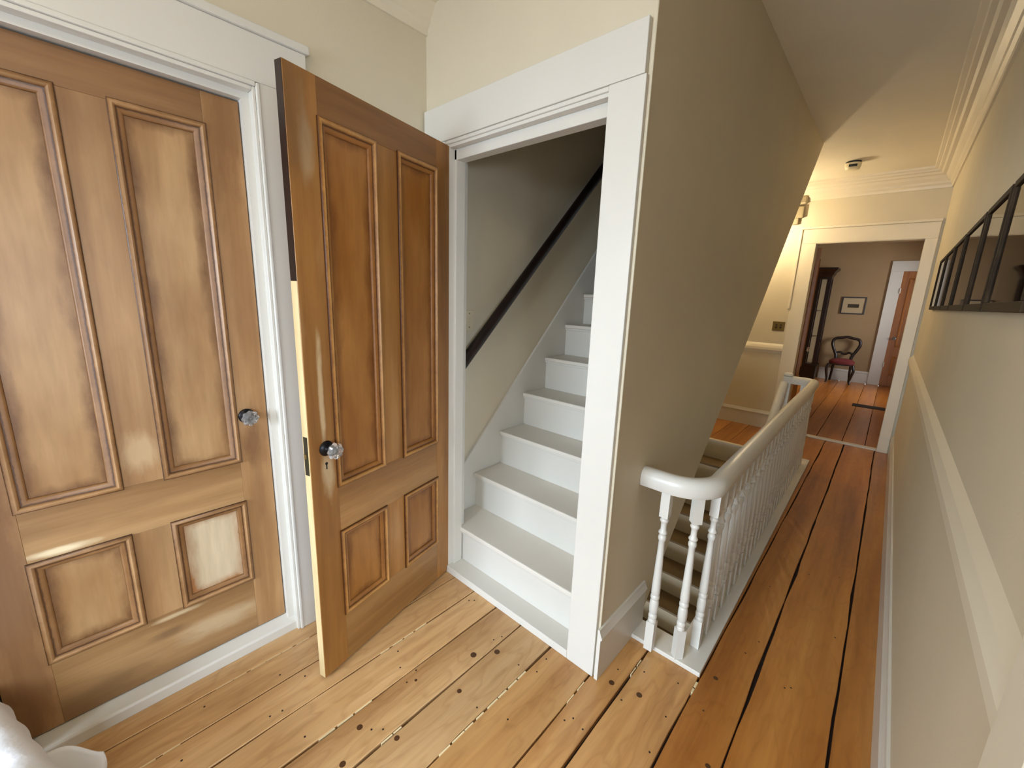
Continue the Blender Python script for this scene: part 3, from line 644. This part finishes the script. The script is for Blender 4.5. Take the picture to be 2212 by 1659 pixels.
# row of dark framed pictures on the right wall
FR = [(4.27, 4.82), (3.685, 4.235), (3.15, 3.65), (2.495, 3.11), (2.005, 2.46), (1.42, 1.97), (.88, 1.385)]
wh = ['farthest down the hallway', 'second from the far doorway', 'third from the far doorway', 'fourth from the far doorway', 'fifth from the far doorway', 'sixth from the far doorway', 'nearest of the row']
for k, (a, b) in enumerate(FR):
    e = tag(empty('framed_picture', (XR, (a+b)/2, 1.60)), 'dark framed picture on the right wall, ' + wh[k], 'picture', 'pictures in a row on the right wall')
    h = (b-a)/2; H = .38; th = .023
    for nm, (y0, y1, z0, z1) in (('frame_bar', (-h, h, 0, .026)), ('frame_bar', (-h, h, H-.020, H)), ('frame_bar', (-h, -h+.022, .026, H-.020)), ('frame_bar', (h-.022, h, .026, H-.020))):
        bx(nm, M['frame_wood'], e, -th, -.001, y0, y1, z0, z1, .002)
    mt = bx('mat', M['mat'], e, -.010, -.006, -h+.02, h-.02, .02, H-.02)
    bx('print', M['print'], mt, -.0112, -.010, -h+.09, h-.09, .09, H-.09)
    bx('glazing', M['glass'], e, -.017, -.0145, -h+.024, h-.024, .024, H-.022)

# ---------------------------------------------------------------- far room things
d3 = panelled_door('door_3', .842, (.012, .243, .628, .832, 2.152, 2.278), .036, (M['door_red'],)*4, .77, 1.0)
d3.location = (-.770, FY0+.03, 0); d3.rotation_euler = (0, 0, math.radians(97))
struct(d3, 'red-brown pine door opened into the far room beside the far doorway', 'door')
t9 = struct(empty('trim_9'), 'white painted casing of the pine door in the far room', 'door casing')
bx('side_casing', M['white'], t9, -.195, .0, FY1-.03, FY1, 0, 2.33, .004); bx('head_casing', M['white'], t9, -.195, 1.05, FY1-.03, FY1, 2.33, 2.53, .004)
bx('side_casing', M['white'], t9, .86, 1.05, FY1-.03, FY1, 0, 2.33, .004)
d4 = panelled_door('door_4', .86, (.01, .243, .628, .832, 2.19, 2.33), .036, (M['door_red'],)*4, .08, 1.0)
d4.location = (.0, FY1-.022, 0); d4.rotation_euler = (0, 0, 0)
struct(d4, 'red-brown pine door closed in the far room wall', 'door')
for zz in (.45, 1.95): MB().lathe([(.012, -.05), (.012, .05)], 10, (.004, FY1-.036, zz)).build('hinge', M['white'], t9, 0, True)

# balloon-back chair
ch = tag(empty('side_chair', (-.66, 11.25, 0), 0.0), 'dark balloon-back chair with a red upholstered seat', 'chair')
def tube(name, pts, r, mat, parent, up=(0, 1, 0), tp=None): return MB().sweep(pts, circ(r, 10), up, tp).build(name, mat, parent, 0, True)
def smooth(pts, n=6):
    out = []
    for i in range(len(pts)-1):
        p = [Vector(pts[max(0, min(len(pts)-1, i+j))]) for j in (-1, 0, 1, 2)]
        for k in range(n):
            t = k/n
            out.append(.5*((2*p[1]) + (-p[0]+p[2])*t + (2*p[0]-5*p[1]+4*p[2]-p[3])*t*t + (-p[0]+3*p[1]-3*p[2]+p[3])*t**3))
    return out + [Vector(pts[-1])]
bk = smooth([(-.13, .19, .40), (-.135, .20, .55), (-.20, .225, .70), (-.235, .24, .82), (-.20, .25, .915), (-.08, .255, .945), (0, .255, .962), (.08, .255, .945), (.20, .25, .915), (.235, .24, .82), (.20, .225, .70), (.135, .20, .55), (.13, .19, .40)])
tube('backrest', bk, .029, M['dark_wood'], ch)
tube('back_splat', smooth([(-.155, .205, .60), (-.08, .21, .635), (-.03, .21, .605), (0, .21, .60), (.03, .21, .605), (.08, .21, .635), (.155, .205, .60)]), .022, M['dark_wood'], ch)
for sx in (-1, 1):
    tube('leg', smooth([(.20*sx, -.17, .40), (.225*sx, -.195, .30), (.205*sx, -.18, .16), (.19*sx, -.175, .06), (.205*sx, -.20, .0)]), .026, M['dark_wood'], ch, (0, 1, 0), [1.15-.55*k/24 for k in range(25)])
    tube('leg', smooth([(.15*sx, .17, .40), (.155*sx, .18, .2), (.17*sx, .225, .0)]), .022, M['dark_wood'], ch)
rings = []
for s_, z in ((.90, .385), (1.0, .395), (1.0, .415), (1.04, .435), (1.03, .465), (.82, .50), (.45, .515), (.05, .52)):
    rings.append([((.215 - .045*(math.sin(t)*.5+.5))*1.08*s_*math.copysign(abs(math.cos(t))**.7, math.cos(t)), .20*s_*math.copysign(abs(math.sin(t))**.7, math.sin(t)), z) for t in [2*math.pi*i/28 for i in range(28)]])
MB().loft(rings[:3]).build('seat_rail', M['dark_wood'], ch, 0, True)
MB().loft(rings[2:]).build('seat', M['red_velvet'], ch, 0, True)

# framed print above the chair
fp = tag(empty('framed_print', (-.68, FY1, 1.63)), 'small landscape print in a brown frame above the chair', 'picture')
for a, b, c, d in ((-.205, .205, -.18, -.158), (-.205, .205, .158, .18), (-.205, -.183, -.158, .158), (.183, .205, -.158, .158)): bx('frame_bar', M['dark_wood'], fp, a, b, -.022, -.001, c, d, .003)
mt = bx('mat', M['mat'], fp, -.19, .19, -.010, -.006, -.165, .165); bx('print', M['ink'], mt, -.095, .095, -.0112, -.010, -.045, .03)

# tall dark cabinet with a flared cornice at the left of the far doorway view
cb = tag(empty('display_cabinet', (-1.225, 11.32, 0)), 'tall dark wooden cabinet with flared cornice and glass front in the far room', 'cabinet')
for sx in (-1, 1):
    for sy in (-1, 1): bx('corner_post', M['dark_wood'], cb, .095*sx-.036, .095*sx+.036, .12*sy-.036, .12*sy+.036, .34, 2.18, .004)
bx('plinth', M['dark_wood'], cb, -.14, .14, -.16, .16, 0, .34, .006)
bx('plinth_moulding', M['dark_wood'], cb, -.155, .155, -.175, .175, .30, .345, .006)
m = MB(); m.loft([[(sx*w_, sy*(w_+.03), z) for sx, sy in ((-1, -1), (1, -1), (1, 1), (-1, 1))] for w_, z in ((.125, 2.16), (.13, 2.22), (.15, 2.25), (.165, 2.30), (.215, 2.36), (.215, 2.39), (.12, 2.40))])
m.build('cornice', M['dark_wood'], cb)
bx('back_panel', M['mat'], cb, -.10, .10, .10, .112, .34, 2.18); bx('front_glass', M['glass'], cb, -.07, .07, -.125, -.121, .34, 2.18)
for zz in (.95, 1.5): bx('shelf', M['glass'], cb, -.07, .07, -.10, .10, zz, zz+.008)

fg = tag(empty('floor_register', (.0, 8.86, 0)), 'black floor register let into the far room boards', 'floor vent')
bx('frame', M['rug'], fg, -.27, .27, -.13, .13, .0005, .004)
for k in range(13): bx('grille_bar', M['rug'], fg, -.255+.0415*k-.006, -.255+.0415*k+.006, -.115, .115, .004, .007)

# ---------------------------------------------------------------- white bed corner, bottom left
bed = tag(empty('bed', (-1.655, -.215, 0), math.radians(15.5)), 'white quilted bedspread on the bed corner by the closed door', 'bed')
def coverlet():
    m = MB(); nx_, ny_ = 40, 80; L, D, H = .72, 1.3, .35
    x0 = -.20
    for j in range(ny_+1):
        for i in range(nx_+1):
            u = x0 + L*i/nx_; s_ = j/ny_*(D+.30)           # s: distance from the front hem over the edge to the top
            r = .06
            hang = .25
            if s_ < hang: y, z = r*.9 + .012*math.sin(u*22)*(1-s_/hang), H-r-(hang-s_)
            elif s_ < hang + r*math.pi/2: t = (s_-hang)/r; y, z = -r+r*math.cos(t)+r*.9-.0, H-r+r*math.sin(t)
            else: y, z = -(s_-hang-r*math.pi/2)-r*.1, H
            n1 = noise.noise((u*5, s_*5, .3))*.007 + noise.noise((u*15, s_*15, 2))*.003
            q = abs(math.sin((u+s_)*26))**.35*.006 + abs(math.sin((u-s_)*26))**.35*.006
            if s_ < hang: y += n1 + q
            else: z += n1 + q; 
            m.v.append((u, y-.05, max(.03, z)))
    for j in range(ny_):
        for i in range(nx_):
            k = j*(nx_+1)+i; m.f.append((k+1, k, k+nx_+1, k+nx_+2))
    return m
coverlet().build('bedspread', M['cloth'], bed, 0, True)
bx('mattress', M['sheet'], bed, -.13, .53, -1.25, -.08, .10, .29, .03); 
for px, py in ((-.09, -.16), (.47, -.16), (-.09, -1.2), (.47, -1.2)): bx('leg', M['dark_wood'], bed, px-.03, px+.03, py-.03, py+.03, 0, .12)
def flap():
    m = MB(); n = 14
    A, B, Cc, D = Vector((-1.64, -.24, .27)), Vector((-1.50, -.26, .04)), Vector((-1.505, -.105, .03)), Vector((-1.562, -.068, .207))
    for j in range(n+1):
        for i in range(n+1):
            u, v = i/n, j/n
            p = A.lerp(B, u).lerp(D.lerp(Cc, u), v)
            p = p + Vector((.018*math.sin(v*8+u*2), .012*math.sin(u*6)*v, .012*math.sin(u*9+1)*v*(1-v)))
            m.v.append(tuple(p))
    for j in range(n):
        for i in range(n): k = j*(n+1)+i; m.f.append((k, k+1, k+n+2, k+n+1))
    return m
fl = flap().build('sheet_corner', M['sheet'], None, 0, True); sm = fl.modifiers.new('thick', 'SOLIDIFY'); sm.thickness = .004
fl.parent = bed; fl.matrix_parent_inverse = (Matrix.Translation(bed.location) @ Matrix.Rotation(math.radians(15.5), 4, 'Z')).inverted()
